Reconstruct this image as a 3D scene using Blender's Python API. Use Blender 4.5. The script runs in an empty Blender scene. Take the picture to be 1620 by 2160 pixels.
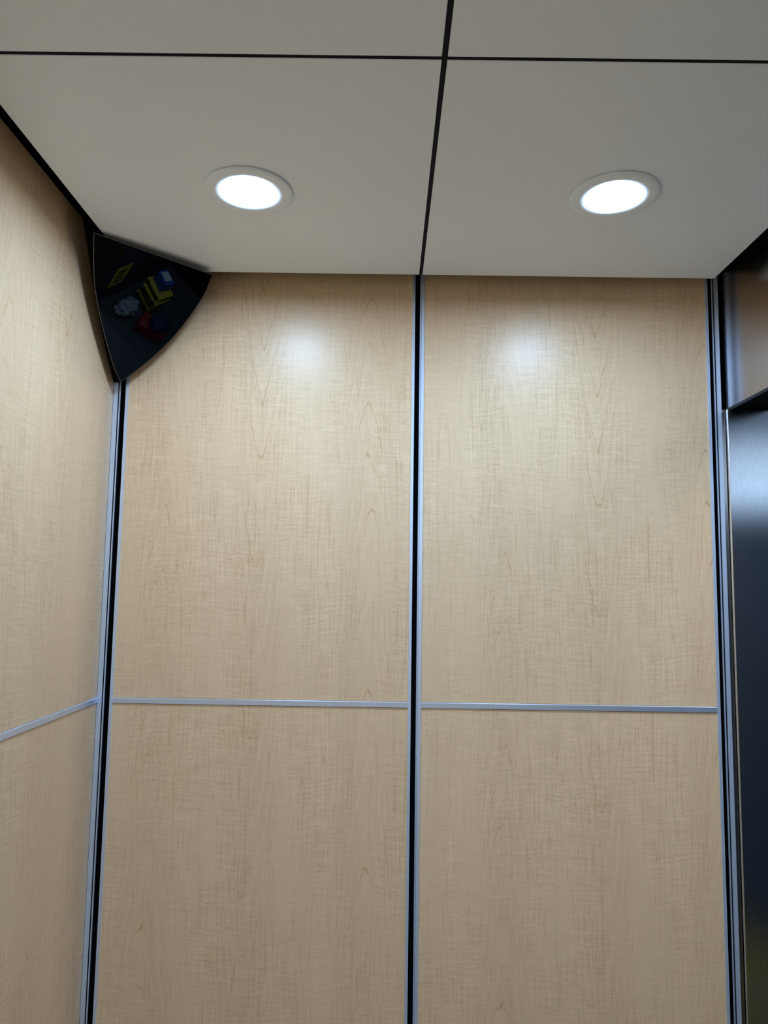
import bpy, bmesh, math, random
from mathutils import Vector, Matrix

sc = bpy.context.scene
col = sc.collection

# ------------------------------------------------------------------ camera
CAM_Z = 1.65
cam_d = bpy.data.cameras.new('camera')
cam_d.sensor_fit = 'VERTICAL'
cam_d.sensor_height = 24.0
cam_d.lens = 24.0 * 1555.78 / 2160.0
cam_d.clip_start = 0.01
cam = bpy.data.objects.new('camera', cam_d)
col.objects.link(cam)
R_ = (0.999882, 0.002668, 0.01515)
U_ = (-0.014793, -0.103476, 0.994522)
F_ = (-0.004221, 0.994628, 0.103424)
cam.matrix_world = Matrix(((R_[0], U_[0], -F_[0], 0.0),
                           (R_[1], U_[1], -F_[1], -1.5),
                           (R_[2], U_[2], -F_[2], CAM_Z),
                           (0, 0, 0, 1)))
sc.camera = cam

# ------------------------------------------------------------------ world, exposure
w = bpy.data.worlds.new('world')
sc.world = w
w.use_nodes = True
w.node_tree.nodes['Background'].inputs[0].default_value = (0.5, 0.65, 1.0, 1)
w.node_tree.nodes['Background'].inputs[1].default_value = 0.004
sc.view_settings.view_transform = 'Standard'
sc.view_settings.look = 'None'
sc.view_settings.gamma = 1.0
sc.view_settings.use_curve_mapping = False
sc.view_settings.exposure = 0.0
LENS_STRENGTH = 236.0
FRONT_FILL_STRENGTH = 385.0
LANDING_POWER = 14.0
LIGHT_COL = (0.48, 0.71, 1.03)

# ------------------------------------------------------------------ material helpers
def new_mat(name):
    m = bpy.data.materials.new(name)
    m.use_nodes = True
    return m, m.node_tree, m.node_tree.nodes['Principled BSDF']

def plain(name, colr, rough=0.5, metal=0.0, spec=0.5, noise=0.0, scale=40.0, coat=0.0, bump=0.0):
    m, nt, b = new_mat(name)
    b.inputs['Base Color'].default_value = (*colr, 1)
    b.inputs['Roughness'].default_value = rough
    b.inputs['Metallic'].default_value = metal
    b.inputs['Specular IOR Level'].default_value = spec
    b.inputs['Coat Weight'].default_value = coat
    b.inputs['Coat Roughness'].default_value = 0.05
    tc = nt.nodes.new('ShaderNodeTexCoord')
    nz = nt.nodes.new('ShaderNodeTexNoise')
    nz.inputs['Scale'].default_value = scale
    nz.inputs['Detail'].default_value = 4
    nt.links.new(tc.outputs['Object'], nz.inputs['Vector'])
    if noise > 0:
        mx = nt.nodes.new('ShaderNodeMix'); mx.data_type = 'RGBA'
        mx.inputs['A'].default_value = (*[c * (1 - noise) for c in colr], 1)
        mx.inputs['B'].default_value = (*[min(1, c * (1 + noise)) for c in colr], 1)
        nt.links.new(nz.outputs['Fac'], mx.inputs['Factor'])
        nt.links.new(mx.outputs['Result'], b.inputs['Base Color'])
    if bump > 0:
        bp = nt.nodes.new('ShaderNodeBump')
        bp.inputs['Strength'].default_value = bump
        bp.inputs['Distance'].default_value = 0.002
        nt.links.new(nz.outputs['Fac'], bp.inputs['Height'])
        nt.links.new(bp.outputs['Normal'], b.inputs['Normal'])
    return m

class NG:
    """tiny expression helper over shader nodes"""
    def __init__(s, nt): s.nt = nt
    def m(s, op, a, b=None, c=None, clamp=False):
        n = s.nt.nodes.new('ShaderNodeMath'); n.operation = op; n.use_clamp = clamp
        for i, v in enumerate((a, b, c)):
            if v is None: continue
            if isinstance(v, (int, float)): n.inputs[i].default_value = v
            else: s.nt.links.new(v, n.inputs[i])
        return n.outputs[0]
    def vec(s, x, y, z=0.0):
        n = s.nt.nodes.new('ShaderNodeCombineXYZ')
        for i, v in enumerate((x, y, z)):
            if isinstance(v, (int, float)): n.inputs[i].default_value = v
            else: s.nt.links.new(v, n.inputs[i])
        return n.outputs[0]
    def noise(s, v, scale=1.0, detail=2.0, rough=0.5, dist=0.0):
        n = s.nt.nodes.new('ShaderNodeTexNoise')
        n.inputs['Scale'].default_value = scale; n.inputs['Detail'].default_value = detail
        n.inputs['Roughness'].default_value = rough; n.inputs['Distortion'].default_value = dist
        s.nt.links.new(v, n.inputs['Vector'])
        return n.outputs['Fac']
    def smooth(s, v, a, b, lo=0.0, hi=1.0):
        n = s.nt.nodes.new('ShaderNodeMapRange'); n.interpolation_type = 'SMOOTHSTEP'
        n.inputs['From Min'].default_value = a; n.inputs['From Max'].default_value = b
        n.inputs['To Min'].default_value = lo; n.inputs['To Max'].default_value = hi
        s.nt.links.new(v, n.inputs['Value'])
        return n.outputs[0]
    def mix(s, f, a, b):
        n = s.nt.nodes.new('ShaderNodeMix'); n.data_type = 'RGBA'
        for k, v in (('Factor', f), ('A', a), ('B', b)):
            if isinstance(v, tuple): n.inputs[k].default_value = (*v, 1)
            elif isinstance(v, (int, float)): n.inputs[k].default_value = v
            else: s.nt.links.new(v, n.inputs[k])
        return n.outputs['Result']

WOOD = (0.87, 0.62, 0.38)
def wood(name, axis, du, dz):
    """figured maple laminate: cathedral contour lines, fine vertical grain, fiddleback cross figure"""
    m, nt, b = new_mat(name)
    g = NG(nt)
    tc = nt.nodes.new('ShaderNodeTexCoord')
    sp = nt.nodes.new('ShaderNodeSeparateXYZ')
    nt.links.new(tc.outputs['Object'], sp.inputs[0])
    u = g.m('ADD', sp.outputs[axis], du)
    z = g.m('ADD', sp.outputs[2], dz)
    # gentle sideways wander of the grain
    wn = g.noise(g.vec(g.m('MULTIPLY', u, 5.0), g.m('MULTIPLY', z, 2.2)), 1.0, 3.0)
    jit = g.noise(g.vec(g.m('MULTIPLY', u, 60.0), g.m('MULTIPLY', z, 60.0)), 1.0, 2.0)
    uw = g.m('ADD', u, g.m('MULTIPLY', g.m('SUBTRACT', wn, 0.5), 0.035))
    uw = g.m('ADD', uw, g.m('MULTIPLY', g.m('SUBTRACT', jit, 0.5), 0.003))
    # cathedral arches: two mirrored columns per 0.42 m repeat
    per = 0.42
    c0 = g.m('FRACT', g.m('DIVIDE', uw, per))
    up_d = g.m('MULTIPLY', g.m('ABSOLUTE', g.m('SUBTRACT', c0, 0.20)), per)
    dn_d = g.m('MULTIPLY', g.m('ABSOLUTE', g.m('SUBTRACT', c0, 0.66)), per)
    zn = g.m('ADD', z, g.m('MULTIPLY', g.m('SUBTRACT', g.noise(g.vec(g.m('MULTIPLY', u, 22.0), g.m('MULTIPLY', z, 5.0)), 1.0, 4.0, 0.6), 0.5), 0.16))
    def arches(d, sgn):
        h = g.m('MULTIPLY', g.m('POWER', g.m('MULTIPLY', d, 26.0), 1.7), 0.20)
        v = g.m('MULTIPLY', g.m('ADD', g.m('MULTIPLY', zn, sgn), h), 8.5)
        fr = g.m('ABSOLUTE', g.m('SUBTRACT', g.m('FRACT', v), 0.5))
        line = g.smooth(fr, 0.0, 0.045, 1.0, 0.0)
        band = g.m('FRACT', v)
        win = g.smooth(d, 0.035, 0.075, 1.0, 0.0)
        return g.m('MULTIPLY', line, win), g.m('MULTIPLY', band, win)
    l1, b1 = arches(up_d, 1.0)
    l2, b2 = arches(dn_d, -1.0)
    lines = g.m('MULTIPLY', g.m('MAXIMUM', l1, l2),
                g.smooth(g.noise(g.vec(g.m('MULTIPLY', u, 9.0), g.m('MULTIPLY', z, 6.0), 3.3), 1.0, 2.0), 0.40, 0.60))
    bands = g.m('ADD', b1, b2)
    # long wandering grain lines
    gl = g.noise(g.vec(g.m('MULTIPLY', uw, 62.0), g.m('MULTIPLY', z, 1.1)), 1.0, 2.0, 0.6)
    gv = g.m('ABSOLUTE', g.m('SUBTRACT', g.m('FRACT', g.m('MULTIPLY', gl, 9.0)), 0.5))
    grain = g.smooth(gv, 0.0, 0.12, 1.0, 0.0)
    cn = g.noise(g.vec(g.m('MULTIPLY', u, 14.0), g.m('MULTIPLY', z, 95.0), 5.5), 1.0, 2.0, 0.6)
    cross = g.smooth(g.m('ABSOLUTE', g.m('SUBTRACT', g.m('FRACT', g.m('MULTIPLY', cn, 7.0)), 0.5)), 0.0, 0.13, 1.0, 0.0)
    fine = g.noise(g.vec(g.m('MULTIPLY', uw, 330.0), g.m('MULTIPLY', z, 9.0)), 1.0, 2.0)
    # fiddleback: short horizontal ripples broken into patches
    zr = g.m('ADD', z, g.m('MULTIPLY', wn, 0.05))
    rip = g.noise(g.vec(g.m('MULTIPLY', u, 20.0), g.m('MULTIPLY', zr, 210.0)), 1.0, 2.5, 0.6)
    rip2 = g.noise(g.vec(g.m('MULTIPLY', u, 9.0), g.m('MULTIPLY', zr, 55.0)), 1.0, 2.0, 0.5)
    patch = g.smooth(g.noise(g.vec(g.m('MULTIPLY', u, 11.0), g.m('MULTIPLY', z, 2.5), 7.1), 1.0, 2.0), 0.36, 0.62, 0.42, 1.0)
    tone = g.noise(g.vec(g.m('MULTIPLY', u, 16.0), g.m('MULTIPLY', z, 1.3), 1.7), 1.0, 3.0)
    # value
    v = g.m('ADD', 1.0, g.m('MULTIPLY', g.m('SUBTRACT', tone, 0.5), 0.17))
    v = g.m('ADD', v, g.m('MULTIPLY', g.m('MULTIPLY', g.m('SUBTRACT', rip, 0.5), patch), 0.38))
    v = g.m('ADD', v, g.m('MULTIPLY', g.m('MULTIPLY', g.m('SUBTRACT', rip2, 0.5), patch), 0.08))
    v = g.m('ADD', v, g.m('MULTIPLY', g.m('MULTIPLY', g.m('SUBTRACT', fine, 0.5), patch), 0.30))
    v = g.m('SUBTRACT', v, g.m('MULTIPLY', g.m('MULTIPLY', grain, patch), 0.15))
    v = g.m('SUBTRACT', v, g.m('MULTIPLY', g.m('MULTIPLY', cross, patch), 0.11))
    v = g.m('SUBTRACT', v, g.m('MULTIPLY', lines, 0.24))
    v = g.m('SUBTRACT', v, g.m('MULTIPLY', bands, 0.05))
    hue = g.mix(g.m('ADD', g.m('MULTIPLY', tone, 0.6), g.m('MULTIPLY', lines, 0.5), clamp=True), (WOOD[0], WOOD[1] * 1.02, WOOD[2] * 1.05), (WOOD[0], WOOD[1] * 0.955, WOOD[2] * 0.88))
    dd = g.m('SUBTRACT', 1.0, v)
    tint = g.vec(g.m('SUBTRACT', 1.0, g.m('MULTIPLY', dd, 0.80)), v, g.m('SUBTRACT', 1.0, g.m('MULTIPLY', dd, 1.30)))
    vm = nt.nodes.new('ShaderNodeVectorMath'); vm.operation = 'MULTIPLY'
    nt.links.new(hue, vm.inputs[0]); nt.links.new(tint, vm.inputs[1])
    nt.links.new(vm.outputs[0], b.inputs['Base Color'])
    b.inputs['Roughness'].default_value = 0.34
    b.inputs['Specular IOR Level'].default_value = 0.42
    bp = nt.nodes.new('ShaderNodeBump')
    bp.inputs['Strength'].default_value = 0.10; bp.inputs['Distance'].default_value = 0.0006
    nt.links.new(g.m('ADD', fine, rip), bp.inputs['Height'])
    nt.links.new(bp.outputs['Normal'], b.inputs['Normal'])
    return m

def brushed(name, colr, rough, aniso, rot, sx, sz, amt=0.06, axis=0, bump=0.05, tang=None):
    m, nt, b = new_mat(name)
    g = NG(nt)
    tc = nt.nodes.new('ShaderNodeTexCoord')
    sp = nt.nodes.new('ShaderNodeSeparateXYZ')
    nt.links.new(tc.outputs['Object'], sp.inputs[0])
    n = g.noise(g.vec(g.m('MULTIPLY', sp.outputs[axis], sx), g.m('MULTIPLY', sp.outputs[2], sz)), 1.0, 3.0, 0.6)
    b.inputs['Metallic'].default_value = 1.0
    c = g.mix(n, tuple(x * (1 - amt) for x in colr), tuple(min(1, x * (1 + amt)) for x in colr))
    nt.links.new(c, b.inputs['Base Color'])
    nt.links.new(g.smooth(n, 0.2, 0.8, rough * 0.85, rough * 1.15), b.inputs['Roughness'])
    b.inputs['Anisotropic'].default_value = aniso
    b.inputs['Anisotropic Rotation'].default_value = rot
    if tang:
        cx = nt.nodes.new('ShaderNodeCombineXYZ')
        for i in range(3): cx.inputs[i].default_value = tang[i]
        nt.links.new(cx.outputs[0], b.inputs['Tangent'])
    bp = nt.nodes.new('ShaderNodeBump'); bp.inputs['Strength'].default_value = bump
    bp.inputs['Distance'].default_value = 0.0005
    nt.links.new(n, bp.inputs['Height']); nt.links.new(bp.outputs['Normal'], b.inputs['Normal'])
    return m

M = {}
M['black'] = plain('matte_black_backing', (0.002, 0.002, 0.003), 0.8, spec=0.08)
M['void'] = plain('dark_shaft_paint', (0.004, 0.004, 0.005), 0.9, spec=0.05)
M['alu'] = brushed('anodised_aluminium', (0.70, 0.80, 1.0), 0.40, 0.0, 0.0, 40, 1200, 0.03, bump=0.0)
M['alu'].node_tree.nodes['Principled BSDF'].inputs['Metallic'].default_value = 0.55
M['alu_bar'] = brushed('bright_aluminium_bar', (0.72, 0.81, 1.0), 0.32, 0.0, 0.0, 700, 30, 0.04, bump=0.0)
M['alu_bar'].node_tree.nodes['Principled BSDF'].inputs['Metallic'].default_value = 0.7
M['header'] = brushed('satin_steel_header', (0.46, 0.44, 0.44), 0.24, 0.0, 0.0, 6, 900, 0.05, axis=1, bump=0.02)
M['jamb'] = brushed('brushed_steel_jamb', (0.74, 0.78, 0.84), 0.60, 0.90, 0.0, 900, 6, 0.08, bump=0.0, tang=(1, 0, 0))
def brushed_jamb():
    m, nt, b = new_mat('brushed_steel_vertical_grain')
    g = NG(nt)
    tc = nt.nodes.new('ShaderNodeTexCoord')
    sp = nt.nodes.new('ShaderNodeSeparateXYZ')
    nt.links.new(tc.outputs['Object'], sp.inputs[0])
    n1 = g.noise(g.vec(g.m('MULTIPLY', sp.outputs[0], 700.0), g.m('MULTIPLY', sp.outputs[2], 60.0)), 1.0, 3.0, 0.6)
    gl = nt.nodes.new('ShaderNodeBsdfAnisotropic')
    gl.distribution = 'BECKMANN'
    nt.links.new(g.mix(n1, (0.58, 0.64, 0.72), (0.92, 0.97, 1.0)), gl.inputs['Color'])
    gl.inputs['Roughness'].default_value = 0.28
    gl.inputs['Anisotropy'].default_value = -0.46
    cx = nt.nodes.new('ShaderNodeCombineXYZ'); cx.inputs[0].default_value = 1.0
    nt.links.new(cx.outputs[0], gl.inputs['Tangent'])
    out = nt.nodes['Material Output']
    nt.links.new(gl.outputs[0], out.inputs['Surface'])
    nt.nodes.remove(b)
    return m
M['jamb'] = brushed_jamb()
M['steel_dark'] = brushed('dark_brushed_steel', (0.16, 0.17, 0.19), 0.35, 0.0, 0.0, 6, 500, 0.08, axis=1)
M['laminate'] = plain('off_white_ceiling_laminate', (0.90, 0.92, 0.97), 0.42, noise=0.03, scale=3.0)
M['tbar'] = plain('black_ceiling_channel', (0.008, 0.009, 0.014), 0.7, spec=0.12, noise=0.5, scale=60)
M['white_ring'] = plain('white_painted_ring', (0.90, 0.95, 1.0), 0.35)
M['carpet'] = plain('dark_speckled_floor', (0.055, 0.065, 0.072), 0.9, noise=0.35, scale=180, bump=0.4)
M['vinyl'] = plain('grey_vinyl', (0.07, 0.08, 0.085), 0.7, noise=0.3, scale=160)
M['hall_paint'] = plain('dark_blue_grey_wall_paint', (0.035, 0.05, 0.075), 0.6, noise=0.1, scale=5)
M['housing'] = plain('black_plastic_housing', (0.004, 0.004, 0.005), 0.75, spec=0.06)
M['rim'] = plain('thin_bronze_rim', (0.30, 0.26, 0.22), 0.3, metal=0.6)
M['yellow_case'] = plain('yellow_plastic', (0.75, 0.55, 0.06), 0.45, noise=0.08)
M['yellow_sign'] = plain('yellow_sign_paint', (0.85, 0.62, 0.03), 0.5)
M['case_dark'] = plain('dark_brown_plastic', (0.03, 0.02, 0.018), 0.5)
M['red_case'] = plain('dark_red_plastic', (0.28, 0.015, 0.02), 0.4)
M['navy'] = plain('navy_fabric', (0.02, 0.03, 0.08), 0.8, noise=0.3, bump=0.5)
M['blue_case'] = plain('blue_cardboard', (0.05, 0.12, 0.50), 0.5)
M['white_pl'] = plain('white_print', (0.75, 0.78, 0.82), 0.5)
M['bag'] = plain('cloudy_plastic_film', (0.34, 0.38, 0.41), 0.25, noise=0.3, scale=25, bump=0.6)
# the maple sheets: same printed figure, cut at different offsets
M['w_ul'] = wood('maple_laminate_a', 0, 0.5405, 0.02)
M['w_ur'] = wood('maple_laminate_b', 0, -0.175 + 0.02, 0.11)
M['w_ll'] = wood('maple_laminate_c', 0, 0.5405, 0.36)
M['w_lr'] = wood('maple_laminate_d', 0, -0.155, 0.49)
M['w_lu'] = wood('maple_laminate_e', 1, 0.93, 0.20)
M['w_lo'] = wood('maple_laminate_f', 1, 0.93, 0.53)
# lens
m, nt, b = new_mat('lit_lens')
b.inputs['Base Color'].default_value = (0.9, 0.9, 0.9, 1)
b.inputs['Emission Color'].default_value = (*LIGHT_COL, 1)
b.inputs['Emission Strength'].default_value = LENS_STRENGTH
M['lens'] = m
m2 = m.copy(); m2.name = 'lit_lens_fill'
m2.node_tree.nodes['Principled BSDF'].inputs['Emission Strength'].default_value = FRONT_FILL_STRENGTH
M['lens_fill'] = m2
m3 = m.copy(); m3.name = 'jamb_band_glow'
m3.node_tree.nodes['Principled BSDF'].inputs['Emission Strength'].default_value = 2.1
M['band_glow'] = m3

# ------------------------------------------------------------------ mesh helpers
def link_bm(name, bm, mat, parent=None, smooth=False, mats=None):
    bmesh.ops.recalc_face_normals(bm, faces=bm.faces[:])
    me = bpy.data.meshes.new(name)
    bm.to_mesh(me); bm.free()
    for mm in (mats or [mat]): me.materials.append(mm)
    if smooth:
        for p in me.polygons: p.use_smooth = True
    o = bpy.data.objects.new(name, me)
    col.objects.link(o)
    if parent: o.parent = parent
    return o

def add_box(bm, x0, x1, y0, y1, z0, z1, bevel=0.0, mi=0):
    r = bmesh.ops.create_cube(bm, size=1.0)
    vs = r['verts']
    for v in vs:
        v.co = Vector(((x0 + x1) / 2 + v.co.x * (x1 - x0), (y0 + y1) / 2 + v.co.y * (y1 - y0), (z0 + z1) / 2 + v.co.z * (z1 - z0)))
    fs = set(f for v in vs for f in v.link_faces)
    for f in fs: f.material_index = mi
    if bevel > 0:
        es = list(set(e for v in vs for e in v.link_edges))
        bmesh.ops.bevel(bm, geom=es, offset=bevel, segments=2, affect='EDGES', profile=0.5)

def box(name, mat, x0, x1, y0, y1, z0, z1, parent=None, bevel=0.0):
    bm = bmesh.new(); add_box(bm, x0, x1, y0, y1, z0, z1, bevel)
    return link_bm(name, bm, mat, parent)

def prism(name, mat, pts, z0, z1, parent=None):
    bm = bmesh.new()
    a = [bm.verts.new((x, y, z0)) for x, y in pts]
    c = [bm.verts.new((x, y, z1)) for x, y in pts]
    n = len(pts)
    bm.faces.new(a); bm.faces.new(c[::-1])
    for i in range(n): bm.faces.new((a[i], a[(i + 1) % n], c[(i + 1) % n], c[i]))
    return link_bm(name, bm, mat, parent)

def lathe(name, mat, prof, seg=72, parent=None, loc=(0, 0, 0), smooth=True):
    bm = bmesh.new(); rings = []
    for r, z in prof:
        if r < 1e-6: rings.append([bm.verts.new((0, 0, z))])
        else: rings.append([bm.verts.new((r * math.cos(2 * math.pi * k / seg), r * math.sin(2 * math.pi * k / seg), z)) for k in range(seg)])
    for A, B in zip(rings, rings[1:]):
        for k in range(seg):
            k2 = (k + 1) % seg
            if len(A) == 1: bm.faces.new((A[0], B[k], B[k2]))
            elif len(B) == 1: bm.faces.new((A[k], A[k2], B[0]))
            else: bm.faces.new((A[k], A[k2], B[k2], B[k]))
    o = link_bm(name, bm, mat, parent, smooth)
    o.location = loc
    return o

def struct(o): o['kind'] = 'structure'; return o
def tag(o, label, cat, group=None):
    o['label'] = label; o['category'] = cat
    if group: o['group'] = group
    return o
def empty(name, loc=(0, 0, 0)):
    o = bpy.data.objects.new(name, None); col.objects.link(o); o.location = loc
    o.empty_display_size = 0.05
    return o

# ------------------------------------------------------------------ dimensions
ZC = 2.28            # underside of the hung ceiling panels
ZTOP = 2.46          # underside of the cab roof
XL, XR = -0.573, 0.697
YF = -1.95           # front of the cab, behind the camera
TH = 0.018
RZ0, RZ1 = CAM_Z - 0.2345, CAM_Z - 0.2235

# ------------------------------------------------------------------ shell
struct(box('wall_back', M['black'], -0.62, 1.00, TH, TH + 0.03, 0, ZTOP))
struct(box('wall_left', M['black'], XL - TH - 0.03, XL - TH, YF, TH, 0, ZTOP))
struct(box('wall_front', M['w_lu'], -0.62, 0.80, YF - 0.03, YF, 0, ZTOP))
bm = bmesh.new()
add_box(bm, XR, XR + 0.09, YF, -0.92, 0, 2.029)
struct(link_bm('wall_right', bm, M['steel_dark']))
struct(box('floor', M['vinyl'], -0.62, 0.79, YF - 0.03, TH + 0.03, -0.03, 0.0))
struct(box('floor_landing', M['carpet'], 0.7905, 2.2, -1.98, 1.2, -0.03, 0.0))
struct(box('ceiling', M['void'], -0.62, 0.80, YF - 0.03, TH + 0.03, ZTOP, ZTOP + 0.03))
# landing outside the open doorway
struct(box('wall_far', M['void'], 2.15, 2.2, -0.92, 1.2, 0, 2.6))
struct(box('wall_landing', M['hall_paint'], 0.788, 2.2, -0.96, -0.92, 0, 2.6))
struct(box('wall_side', M['hall_paint'], 1.00, 2.2, 1.16, 1.2, 0, 2.6))
struct(box('ceiling_landing', M['void'], 0.79, 2.2, -0.96, 1.2, 2.6, 2.63))

# ------------------------------------------------------------------ maple wall panels
def panel(mat, x0, x1, y0, y1, z0, z1, label):
    o = box('wall_panel', mat, x0, x1, y0, y1, z0, z1)
    struct(o)
    tag(o, label, 'wall panel', 'maple laminate wall panels')
    return o
BZ0, BZ1 = 0.02, ZC + 0.045
panel(M['w_ul'], -0.5415, 0.0470, 0, TH, RZ1 + 0.0005, BZ1, 'tall upper maple panel on the back wall, directly below the left downlight')
panel(M['w_ur'], 0.0724, 0.6614, 0, TH, RZ1 + 0.0005, BZ1, 'tall upper maple panel on the back wall, directly below the right downlight')
panel(M['w_ll'], -0.5415, 0.0470, 0, TH, BZ0, RZ0 - 0.0012, 'lower maple panel of the back wall, left of the black centre groove')
panel(M['w_lr'], 0.0724, 0.6614, 0, TH, BZ0, RZ0 - 0.0012, 'lower maple panel of the back wall, right of the black centre groove')
panel(M['w_lu'], XL - TH, XL, YF + 0.01, -0.0015, RZ1 + 0.0005, BZ1, 'upper maple panel on the left side wall, beside the black corner mirror')
panel(M['w_lo'], XL - TH, XL, YF + 0.01, -0.0015, BZ0, RZ0 - 0.0012, 'lower maple panel on the left side wall, under the slanting metal strip')

# ------------------------------------------------------------------ aluminium trims
n_trim = [0]
def trim(o):
    n_trim[0] += 1
    o.name = 'trim_%d' % n_trim[0]
    return struct(o)
def edge_strip(x0, x1):
    # thin J moulding: flat face with a tiny lip line
    w_ = x1 - x0
    return trim(prism('trim', M['alu'], [(x0, -0.0022), (x1, -0.0022), (x1, TH), (x0, TH)], BZ0, BZ1))
edge_strip(-0.5472, -0.5415)
edge_strip(0.0470, 0.0528)
trim(prism('trim', M['alu'], [(0.0634, 0.0), (0.0654, 0.0), (0.0654, 0.003), (0.0662, 0.003), (0.0662, -0.0022), (0.0724, -0.0022), (0.0724, TH), (0.0634, TH)], BZ0, BZ1))
edge_strip(0.6614, 0.6674)
# corner extrusions
trim(prism('trim', M['alu'], [(XL + 0.0005, -0.0012), (-0.5633, -0.0012), (-0.5633, 0.0025), (-0.5610, 0.0025), (-0.5610, 0.0), (-0.5590, 0.0), (-0.5590, 0.0035), (-0.5650, 0.0035), (-0.5650, TH), (XL + 0.0005, TH)], BZ0, BZ1))
trim(prism('trim', M['alu'], [(0.6763, 0.0030), (0.6763, 0.0), (0.6783, 0.0), (0.6783, 0.0022), (0.6809, 0.0022), (0.6809, -0.0015), (0.6892, -0.0015), (0.6892, TH), (0.6850, TH), (0.6850, 0.0030)], BZ0, BZ1))
# black strips stand in for the shade in the corner extrusion grooves
trim(prism('trim', M['black'], [(-0.5632, 0.0006), (-0.5611, 0.0006), (-0.5611, 0.0024), (-0.5632, 0.0024)], BZ0, BZ1))
trim(prism('trim', M['black'], [(0.6784, 0.0006), (0.6808, 0.0006), (0.6808, 0.0021), (0.6784, 0.0021)], BZ0, BZ1))
# horizontal strips
def hstrip(x0, x1):
    bm = bmesh.new()
    pts = [(0.0, RZ1), (-0.0022, RZ1 - 0.0014), (-0.0022, RZ0), (0.0, RZ0), (TH, RZ0), (TH, RZ1)]
    a = [bm.verts.new((x0, y, z)) for y, z in pts]; c = [bm.verts.new((x1, y, z)) for y, z in pts]
    bm.faces.new(a); bm.faces.new(c[::-1])
    for i in range(6): bm.faces.new((a[i], a[(i + 1) % 6], c[(i + 1) % 6], c[i]))
    return trim(link_bm('trim', bm, M['alu_bar']))
hstrip(-0.5415, 0.0470)
hstrip(0.0724, 0.6614)
bm = bmesh.new()
pts = [(XL, RZ1), (XL + 0.0022, RZ1 - 0.0014), (XL + 0.0022, RZ0), (XL, RZ0), (XL - TH, RZ0), (XL - TH, RZ1)]
a = [bm.verts.new((x, YF + 0.01, z)) for x, z in pts]; c = [bm.verts.new((x, -0.0015, z)) for x, z in pts]
bm.faces.new(a); bm.faces.new(c[::-1])
for i in range(6): bm.faces.new((a[i], a[(i + 1) % 6], c[(i + 1) % 6], c[i]))
trim(link_bm('trim', bm, M['alu_bar']))

# ------------------------------------------------------------------ hung ceiling panels and black channel
SX = 0.0607; HW = 0.0035
CX0, CX1 = -0.5203, 0.6501
rows = [(-0.0721, -0.6805), (-0.6805, -1.289), (-1.289, -1.897)]
LIGHTS = [(-0.2287, -0.3805), (0.3545, -0.3805), (-0.2287, -1.592), (0.3545, -1.592)]
def ceil_panel(x0, x1, y0, y1, label, hole=None):
    bm = bmesh.new()
    z0, z1 = ZC, ZC + 0.012
    if hole is None:
        add_box(bm, x0, x1, y0, y1, z0, z1, 0.0008)
    else:
        hx, hy = hole; r = 0.053; n = 64
        def ring(z):
            ins, outs = [], []
            for k in range(n):
                t = 2 * math.pi * k / n
                c_, s_ = math.cos(t), math.sin(t)
                ins.append(bm.verts.new((hx + r * c_, hy + r * s_, z)))
                tx = ((x1 - hx) if c_ > 0 else (x0 - hx)) / c_ if abs(c_) > 1e-9 else 1e9
                ty = ((y1 - hy) if s_ > 0 else (y0 - hy)) / s_ if abs(s_) > 1e-9 else 1e9
                tt = min(tx, ty)
                outs.append(bm.verts.new((hx + tt * c_, hy + tt * s_, z)))
            for (cx, cy) in ((x0, y0), (x1, y0), (x1, y1), (x0, y1)):
                bv = min(outs, key=lambda v: (v.co.x - cx) ** 2 + (v.co.y - cy) ** 2)
                bv.co.x, bv.co.y = cx, cy
            return ins, outs
        i0, o0 = ring(z0); i1, o1 = ring(z1)
        for k in range(n):
            k2 = (k + 1) % n
            bm.faces.new((i0[k], i0[k2], o0[k2], o0[k]))
            bm.faces.new((i1[k], i1[k2], o1[k2], o1[k]))
            bm.faces.new((i0[k], i0[k2], i1[k2], i1[k]))
            bm.faces.new((o0[k], o0[k2], o1[k2], o1[k]))
    o = struct(link_bm('ceiling_panel', bm, M['laminate']))
    return tag(o, label, 'ceiling panel', 'off white hung ceiling panels')
labels = {(0, 0): 'off-white ceiling panel around the left downlight, next to the back wall',
          (0, 1): 'off-white ceiling panel around the right downlight, next to the back wall',
          (1, 0): 'plain off-white ceiling panel without a lamp, left of the black seam at the photo top',
          (1, 1): 'plain off-white ceiling panel without a lamp, right of the black seam at the photo top',
          (2, 0): 'plain off-white ceiling panel over the cab front on the left wall side',
          (2, 1): 'plain off-white ceiling panel over the cab front on the doorway side'}
for ri, (yb, yf) in enumerate(rows):
    yb_ = yb if ri == 0 else yb - HW * 0.9
    yf_ = yf + HW * 0.9 if ri < 2 else yf
    ceil_panel(CX0, SX - HW, yf_, yb_, labels[(ri, 0)], {0: LIGHTS[0], 2: LIGHTS[2]}.get(ri))
    ceil_panel(SX + HW, CX1, yf_, yb_, labels[(ri, 1)], {0: LIGHTS[1], 2: LIGHTS[3]}.get(ri))
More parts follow.
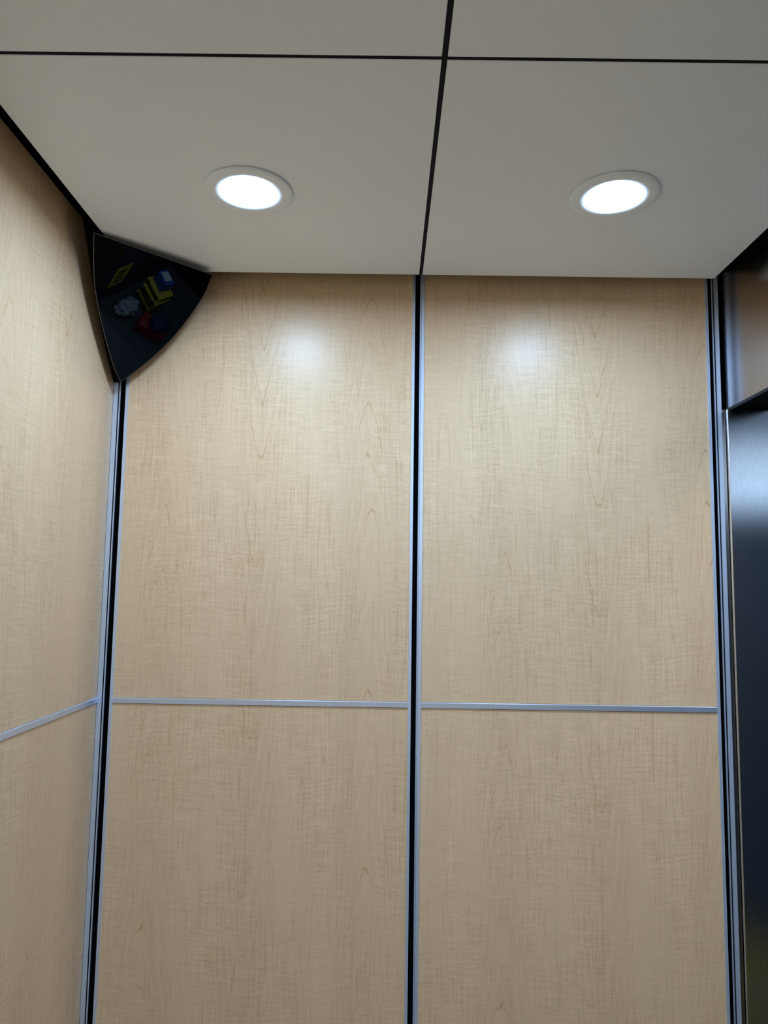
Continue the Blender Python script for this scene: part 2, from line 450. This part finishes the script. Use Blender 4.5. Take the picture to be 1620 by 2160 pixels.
# black channel filling the seams, and an unseen black box added above to stop bounced light
bm = bmesh.new()
add_box(bm, SX - HW + 0.0001, SX + HW - 0.0001, rows[2][1], rows[0][0], ZC + 0.0012, ZC + 0.0120)
trim(link_bm('trim', bm, M['tbar']))
for yy in (rows[0][1], rows[1][1]):
    for xa, xb in ((CX0, SX - HW), (SX + HW, CX1)):
        bm = bmesh.new()
        add_box(bm, xa, xb, yy - HW * 0.89, yy + HW * 0.89, ZC + 0.0012, ZC + 0.0120)
        trim(link_bm('trim', bm, M['tbar']))
bm = bmesh.new()
add_box(bm, CX0 - 0.0005, CX1 + 0.0005, rows[2][1], rows[0][0] + 0.0005, ZC + 0.075, ZC + 0.080)
for x0_, x1_, y0_, y1_ in ((CX0 - 0.0005, CX0 + 0.01, rows[2][1], rows[0][0]), (CX1 - 0.01, CX1 + 0.0005, rows[2][1], rows[0][0]), (CX0, CX1, rows[0][0] - 0.01, rows[0][0] + 0.0005)):
    add_box(bm, x0_, x1_, y0_, y1_, ZC + 0.0122, ZC + 0.0751)
struct(link_bm('ceiling_bounce_block', bm, M['void']))

# ------------------------------------------------------------------ downlights
def downlight(x, y, label, lm='lens'):
    e = empty('recessed_downlight', (x, y, ZC))
    tag(e, label, 'ceiling light', 'round recessed downlights')
    ring = [(0.050, 0.010), (0.050, 0.0), (0.0675, 0.0), (0.0695, -0.0008), (0.0700, -0.0022), (0.0688, -0.0034), (0.0660, -0.0042), (0.0560, -0.0046), (0.0445, -0.0042), (0.0432, -0.0030), (0.0432, 0.010), (0.050, 0.010)]
    r = lathe('trim_ring', M['white_ring'], ring, 96, e)
    prof = [(0.0430, 0.004), (0.0430, -0.0005), (0.0415, -0.0009), (0.0300, -0.0012), (0.0, -0.0013)]
    l = lathe('lens', M[lm], prof, 96, e)
    h = lathe('lamp_can', M['void'], [(0.0, 0.060), (0.046, 0.060), (0.046, 0.011), (0.0, 0.011)], 48, e)
    return e
downlight(LIGHTS[0][0], LIGHTS[0][1], 'round lit downlight with a flat white ring, the left one of the two')
downlight(LIGHTS[1][0], LIGHTS[1][1], 'round lit downlight with a flat white ring, the right one of the two')

downlight(LIGHTS[2][0], LIGHTS[2][1], 'added unseen fill downlight over the cab front, nearest the left wall', 'lens_fill')  # this and the next are added behind the camera to fill the lower walls
downlight(LIGHTS[3][0], LIGHTS[3][1], 'added unseen fill downlight over the cab front, nearest the doorway', 'lens_fill')

# ------------------------------------------------------------------ doorway in the right wall
HZ = CAM_Z + 0.379
d = empty('door_header', (XR, -1.0, HZ))
tag(d, 'satin steel header over the open doorway, top right under the ceiling', 'door header')
def kid(o, par):
    o.parent = par
    o.matrix_parent_inverse = Matrix.Translation(-Vector(par.location))
    return o
kid(box('face_panel', M['header'], XR, XR + 0.012, YF, -0.0035, HZ, ZTOP, bevel=0.0015), d)
u_ = kid(box('soffit', M['void'], XR + 0.0125, XR + 0.092, -1.58, 0.0175, HZ + 0.001, ZTOP), d)
u_['label'] = 'black underside'
j = empty('door_jamb', (XR + 0.15, 0, 0))
tag(j, 'tall brushed stainless steel door jamb at the right edge of the back wall', 'door jamb')
# jamb: front face with a rolled left edge, returned to the wall
pts = [(0.6895, 0.0), (0.6895, 0.0175), (0.998, 0.0175), (0.998, -0.007)]
for k in range(7):
    t = math.pi / 2 * k / 6
    pts.append((XR + 0.003 - 0.003 * math.sin(t), -0.004 - 0.003 * math.cos(t)))
pts.append((XR, 0.0))
kid(prism('jamb_panel', M['jamb'], pts, 0.0, HZ - 0.0005), j)
kid(prism('edge_flange', M['header'], [(0.6895, -0.001), (0.6965, -0.001), (0.6965, 0.0), (0.6895, 0.0)], 0.0, HZ - 0.0005), j)

# ------------------------------------------------------------------ corner mirror
n = Vector((0.5572, -0.5552, -0.6174)).normalized()
Cn = Vector((-0.470, -0.120, 0.550)) + Vector((0.05, 0.06, -0.005))
A0 = Vector((-0.5289, -0.2458, 0.622))
Cn = Cn - n * ((Cn - A0).dot(n))
RAD = 1.6
right = [(-0.3592, -0.0755, 0.622), (-0.3774, -0.0584, 0.5902), (-0.4002, -0.0471, 0.5595), (-0.4345, -0.0357, 0.5182), (-0.4744, -0.0295, 0.4767), (-0.5175, -0.0289, 0.4373), (-0.5469, -0.03, 0.4117)]
left = [(-0.5289, -0.2458, 0.622), (-0.5426, -0.2039, 0.572), (-0.5488, -0.1745, 0.5399), (-0.5513, -0.147, 0.5129), (-0.5524, -0.1205, 0.488), (-0.5525, -0.0891, 0.4598), (-0.5512, -0.0554, 0.4307), (-0.5469, -0.03, 0.4117)]
def resample(pl, k):
    P = [Vector(p) for p in pl]
    L = [0]
    for a_, b_ in zip(P, P[1:]): L.append(L[-1] + (b_ - a_).length)
    out = []
    for i in range(k + 1):
        s = L[-1] * i / k
        for q in range(len(P) - 1):
            if s <= L[q + 1] + 1e-9:
                f = (s - L[q]) / (L[q + 1] - L[q])
                # Catmull-Rom for a smooth curve
                p0 = P[max(q - 1, 0)]; p1 = P[q]; p2 = P[q + 1]; p3 = P[min(q + 2, len(P) - 1)]
                out.append(0.5 * ((2 * p1) + (p2 - p0) * f + (2 * p0 - 5 * p1 + 4 * p2 - p3) * f * f + (3 * p1 - 3 * p2 + p3 - p0) * f ** 3))
                break
    return out
NV, NU = 36, 36
Lc, Rc = resample(left, NV), resample(right, NV)
def sag(p):
    e = p - Cn; e = e - n * e.dot(n)
    rim = 0.016
    return math.sqrt(max(RAD * RAD - e.length_squared, 0)) - RAD
def pane_pt(i, k, back=0.0):
    p = Lc[i].lerp(Rc[i], k / NU)
    d = (p - Vector((0, -1.5, 0))).normalized()
    p = p + d * ((sag(p) + 0.016) / n.dot(d))
    return p - n * back + Vector((0, 0, CAM_Z))
mir = empty('corner_mirror', (-0.50, -0.08, CAM_Z + 0.41))
tag(mir, 'glossy black triangular convex mirror hung in the upper left corner', 'mirror')
m, nt, b = new_mat('black_tinted_mirror')
b.inputs['Base Color'].default_value = (0.080, 0.100, 0.118, 1)
b.inputs['Metallic'].default_value = 1.0
b.inputs['Roughness'].default_value = 0.015
tc = nt.nodes.new('ShaderNodeTexCoord'); nz = nt.nodes.new('ShaderNodeTexNoise'); nz.inputs['Scale'].default_value = 9
bp = nt.nodes.new('ShaderNodeBump'); bp.inputs['Strength'].default_value = 0.03; bp.inputs['Distance'].default_value = 0.002
nt.links.new(tc.outputs['Object'], nz.inputs['Vector']); nt.links.new(nz.outputs['Fac'], bp.inputs['Height']); nt.links.new(bp.outputs['Normal'], b.inputs['Normal'])
M['mirror'] = m
bm = bmesh.new()
T = 0.004
g0 = [[bm.verts.new(pane_pt(i, k)) for k in range(NU + 1)] for i in range(NV)]
g1 = [[bm.verts.new(pane_pt(i, k, T)) for k in range(NU + 1)] for i in range(NV)]
tip0 = bm.verts.new(pane_pt(NV, 0)); tip1 = bm.verts.new(pane_pt(NV, 0, T))
for i in range(NV - 1):
    for k in range(NU):
        bm.faces.new((g0[i][k], g0[i][k + 1], g0[i + 1][k + 1], g0[i + 1][k]))
        bm.faces.new((g1[i][k], g1[i][k + 1], g1[i + 1][k + 1], g1[i + 1][k]))
for k in range(NU):
    bm.faces.new((g0[-1][k], g0[-1][k + 1], tip0)); bm.faces.new((g1[-1][k], g1[-1][k + 1], tip1))
    bm.faces.new((g0[0][k], g0[0][k + 1], g1[0][k + 1], g1[0][k]))
for i in range(NV - 1):
    for k in (0, NU): bm.faces.new((g0[i][k], g0[i + 1][k], g1[i + 1][k], g1[i][k]))
for k in (0, NU): bm.faces.new((g0[-1][k], tip0, tip1, g1[-1][k]))
o = link_bm('mirror_pane', bm, M['mirror'], smooth=True)
bpy.context.view_layer.update()
me = o.data
for p in me.polygons:
    p.use_smooth = abs(p.normal.dot(n)) > 0.8
try: me.set_sharp_from_angle(angle=math.radians(35))
except Exception: pass
kid(o, mir)
# rim bead around the pane
loop = [pane_pt(0, k, T * 0.5) for k in range(0, NU + 1)] + [pane_pt(i, NU, T * 0.5) for i in range(1, NV)] + [pane_pt(NV, 0, T * 0.5)] + [pane_pt(i, 0, T * 0.5) for i in range(NV - 1, 0, -1)]
cu = bpy.data.curves.new('rim', 'CURVE'); cu.dimensions = '3D'
s = cu.splines.new('POLY'); s.points.add(len(loop) - 1)
for q, p in zip(s.points, loop): q.co = (*p, 1)
s.use_cyclic_u = True
cu.bevel_depth = 0.0008; cu.bevel_resolution = 2
tmp = bpy.data.objects.new('tmp', cu); col.objects.link(tmp)
bpy.context.view_layer.update()
me = bpy.data.meshes.new_from_object(tmp.evaluated_get(bpy.context.evaluated_depsgraph_get()))
bpy.data.objects.remove(tmp)
me.materials.clear(); me.materials.append(M['rim'])
o = bpy.data.objects.new('rim', me); col.objects.link(o); kid(o, mir); o['label'] = 'thin bronze edge bead'
# housing behind the pane, reaching back to both walls
cl = [(-0.1976, 0.674), (-0.1752, 0.639), (-0.1435, 0.5891), (-0.111, 0.5408), (-0.0601, 0.475), (-0.030, 0.445), (-0.004, 0.4189)]
wl = resample([(XL + 0.0008, y, z) for y, z in cl], NV)
wr_src = [(-0.395, -0.0028, 0.628), (-0.410, -0.0028, 0.600), (-0.428, -0.0028, 0.570), (-0.455, -0.0028, 0.530), (-0.495, -0.0028, 0.480), (-0.528, -0.0028, 0.445), (-0.5560, -0.0028, 0.4189)]
wr = resample(wr_src, NV)
bm = bmesh.new()
z_ = Vector((0, 0, CAM_Z))
fl = [bm.verts.new(pane_pt(i, 0, T + 0.0008) if i < NV else pane_pt(NV, 0, T + 0.0008)) for i in range(NV + 1)]
fr = [bm.verts.new(pane_pt(i, NU, T + 0.0008)) for i in range(NV)] + [fl[-1]]
bl = [bm.verts.new(p + z_) for p in wl]
br = [bm.verts.new(p + z_) for p in wr]
for i in range(NV):
    bm.faces.new((fl[i], fl[i + 1], bl[i + 1], bl[i]))
    if i < NV - 1: bm.faces.new((fr[i], fr[i + 1], br[i + 1], br[i]))
    else: bm.faces.new((fr[i], fl[-1], br[i + 1], br[i]))
    bm.faces.new((bl[i], bl[i + 1], br[i + 1], br[i]))
bm.faces.new((fl[-1], bl[-1], br[-1]))
kk = bm.verts.new((-0.548, -0.10, CAM_Z + 0.628))
bm.faces.new((fl[0], bl[0], kk)); bm.faces.new((fl[0], kk, br[0], fr[0]))
o = link_bm('housing', bm, M['housing']); kid(o, mir)

# ------------------------------------------------------------------ things out on the landing (seen in the mirror)
def thing(name, loc, rz, label, cat, group=None):
    e = empty(name, loc); e.rotation_euler = (0, 0, rz)
    return tag(e, label, cat, group)
def organizer(name, loc, rz, label):
    t = thing(name, loc, rz, label, 'tool case', 'stacked yellow tool cases')
    bm = bmesh.new(); add_box(bm, -0.22, 0.22, -0.15, 0.15, 0.0, 0.075, 0.010); link_bm('case_body', bm, M['yellow_case'], t)
    bm = bmesh.new(); add_box(bm, -0.222, 0.222, -0.152, 0.152, 0.0758, 0.106, 0.010); link_bm('lid', bm, M['yellow_case'], t)
    bm = bmesh.new(); add_box(bm, -0.19, 0.19, -0.160, -0.1505, 0.016, 0.062, 0.002); link_bm('label_plate', bm, M['case_dark'], t)
    for sx in (-0.15, 0.15):
        bm = bmesh.new(); add_box(bm, sx - 0.02, sx + 0.02, -0.164, -0.1525, 0.068, 0.098, 0.003); link_bm('latch', bm, M['case_dark'], t)
    bm = bmesh.new()
    add_box(bm, -0.225, -0.2225, -0.06, 0.06, 0.03, 0.05); link_bm('handle', bm, M['case_dark'], t)
    return t
SXX, SYY = 1.40, -0.64
for k, (dx, dy, rz, lb) in enumerate([(0, 0, 1.75, 'yellow tool case lowest in the stack reflected in the corner mirror'),
                                     (0.02, 0.01, 1.80, 'yellow tool case second from the bottom of the mirrored stack'),
                                     (0.0, 0.02, 1.72, 'yellow tool case second from the top of the mirrored stack'),
                                     (0.03, 0.01, 1.78, 'yellow tool case topmost in the mirrored stack, under the blue box')]):
    tc_ = organizer('tool_case', (SXX + dx, SYY + dy, 0.107 * 0.72 * k), rz - 3.1, lb)
    tc_.scale = (0.72, 0.72, 0.72)
t = thing('cardboard_box', (SXX + 0.05, SYY - 0.01, 0.309), 1.9, 'small blue and white box on top of the mirrored yellow stack', 'box')
bm = bmesh.new(); add_box(bm, -0.10, 0.10, -0.07, 0.07, 0, 0.14, 0.003); link_bm('carton', bm, M['blue_case'], t)
bm = bmesh.new(); add_box(bm, -0.08, 0.05, -0.055, 0.04, 0.1405, 0.142); link_bm('printed_label', bm, M['white_pl'], t)
# crumpled plastic bag
random.seed(4)
def blob(name, mat, loc, sx, sy, sz, amp, seed, label, cat):
    random.seed(seed)
    bm = bmesh.new(); bmesh.ops.create_icosphere(bm, subdivisions=4, radius=1.0)
    from mathutils import noise as mn
    for v in bm.verts:
        d_ = 1 + amp * mn.noise(v.co * 2.3 + Vector((seed, 0, 0))) + amp * 0.6 * mn.noise(v.co * 6 + Vector((0, seed, 0)))
        c = v.co * d_
        v.co = Vector((c.x * sx, c.y * sy, max(c.z, -0.72) * sz))
    mz = min(v.co.z for v in bm.verts)
    for v in bm.verts: v.co.z -= mz
    o = link_bm(name, bm, mat, None, True); o.location = loc
    return tag(o, label, cat)
blob('plastic_bag', M['bag'], (1.05, -0.68, 0), 0.14, 0.11, 0.10, 0.45, 3, 'crumpled clear plastic bag on the dark floor, left in the mirror', 'bag')
t = thing('toolbox', (1.12, -0.30, 0), 1.2, 'dark red toolbox on the floor in the middle of the mirror', 'toolbox')
t.scale = (0.75, 0.75, 0.75)
bm = bmesh.new(); add_box(bm, -0.24, 0.24, -0.13, 0.13, 0, 0.17, 0.012); link_bm('case_body', bm, M['red_case'], t)
bm = bmesh.new(); add_box(bm, -0.242, 0.242, -0.132, 0.132, 0.171, 0.23, 0.014); link_bm('lid', bm, M['red_case'], t)
for sx in (-0.14, 0.14):
    bm = bmesh.new(); add_box(bm, sx - 0.02, sx + 0.02, -0.142, -0.1325, 0.14, 0.20, 0.003); link_bm('latch', bm, M['alu'], t)
blob('tool_bag', M['navy'], (1.14, -0.27, 0.1730), 0.11, 0.11, 0.08, 0.3, 8, 'dark navy cloth bag lying on the red toolbox in the mirror', 'bag')
# yellow warning plate on the landing wall
t = thing('warning_sign', (0.94, -0.9195, 0.28), 0, 'yellow warning plate on the dark wall, far left in the mirror', 'sign')
bm = bmesh.new(); add_box(bm, -0.11, 0.11, 0, 0.003, 0, 0.34, 0.001); link_bm('plate', bm, M['yellow_sign'], t)
for zz in (0.07, 0.15, 0.23):
    bm = bmesh.new()
    add_box(bm, -0.06, 0.06, 0.0032, 0.0042, zz, zz + 0.04)
    link_bm('printed_mark', bm, M['case_dark'], t)
# dim area light added over the landing as fill
ld = bpy.data.lights.new('landing_fill', 'AREA'); ld.energy = LANDING_POWER; ld.size = 0.8; ld.color = (0.8, 0.9, 1.0)
lo = bpy.data.objects.new('landing_fill', ld); col.objects.link(lo); lo.location = (1.45, -0.50, 2.58)
# glowing strips invented on the landing wall to give the jamb its bright band
t = thing('jamb_glow_strip', (1.20, -0.9195, 2.045), 0, 'added glowing strips on the landing wall, mirrored in the steel jamb', 'added light')
bm = bmesh.new(); add_box(bm, -0.23, 0.23, 0.0, 0.015, -0.10, 0.085, 0.002); link_bm('back_plate', bm, M['white_ring'], t)
for za, zb in ((-0.092, -0.048), (0.052, 0.068)):
    bm = bmesh.new(); add_box(bm, -0.22, 0.22, 0.0152, 0.035, za, zb, 0.004); link_bm('glow_bar', bm, M['band_glow'], t)
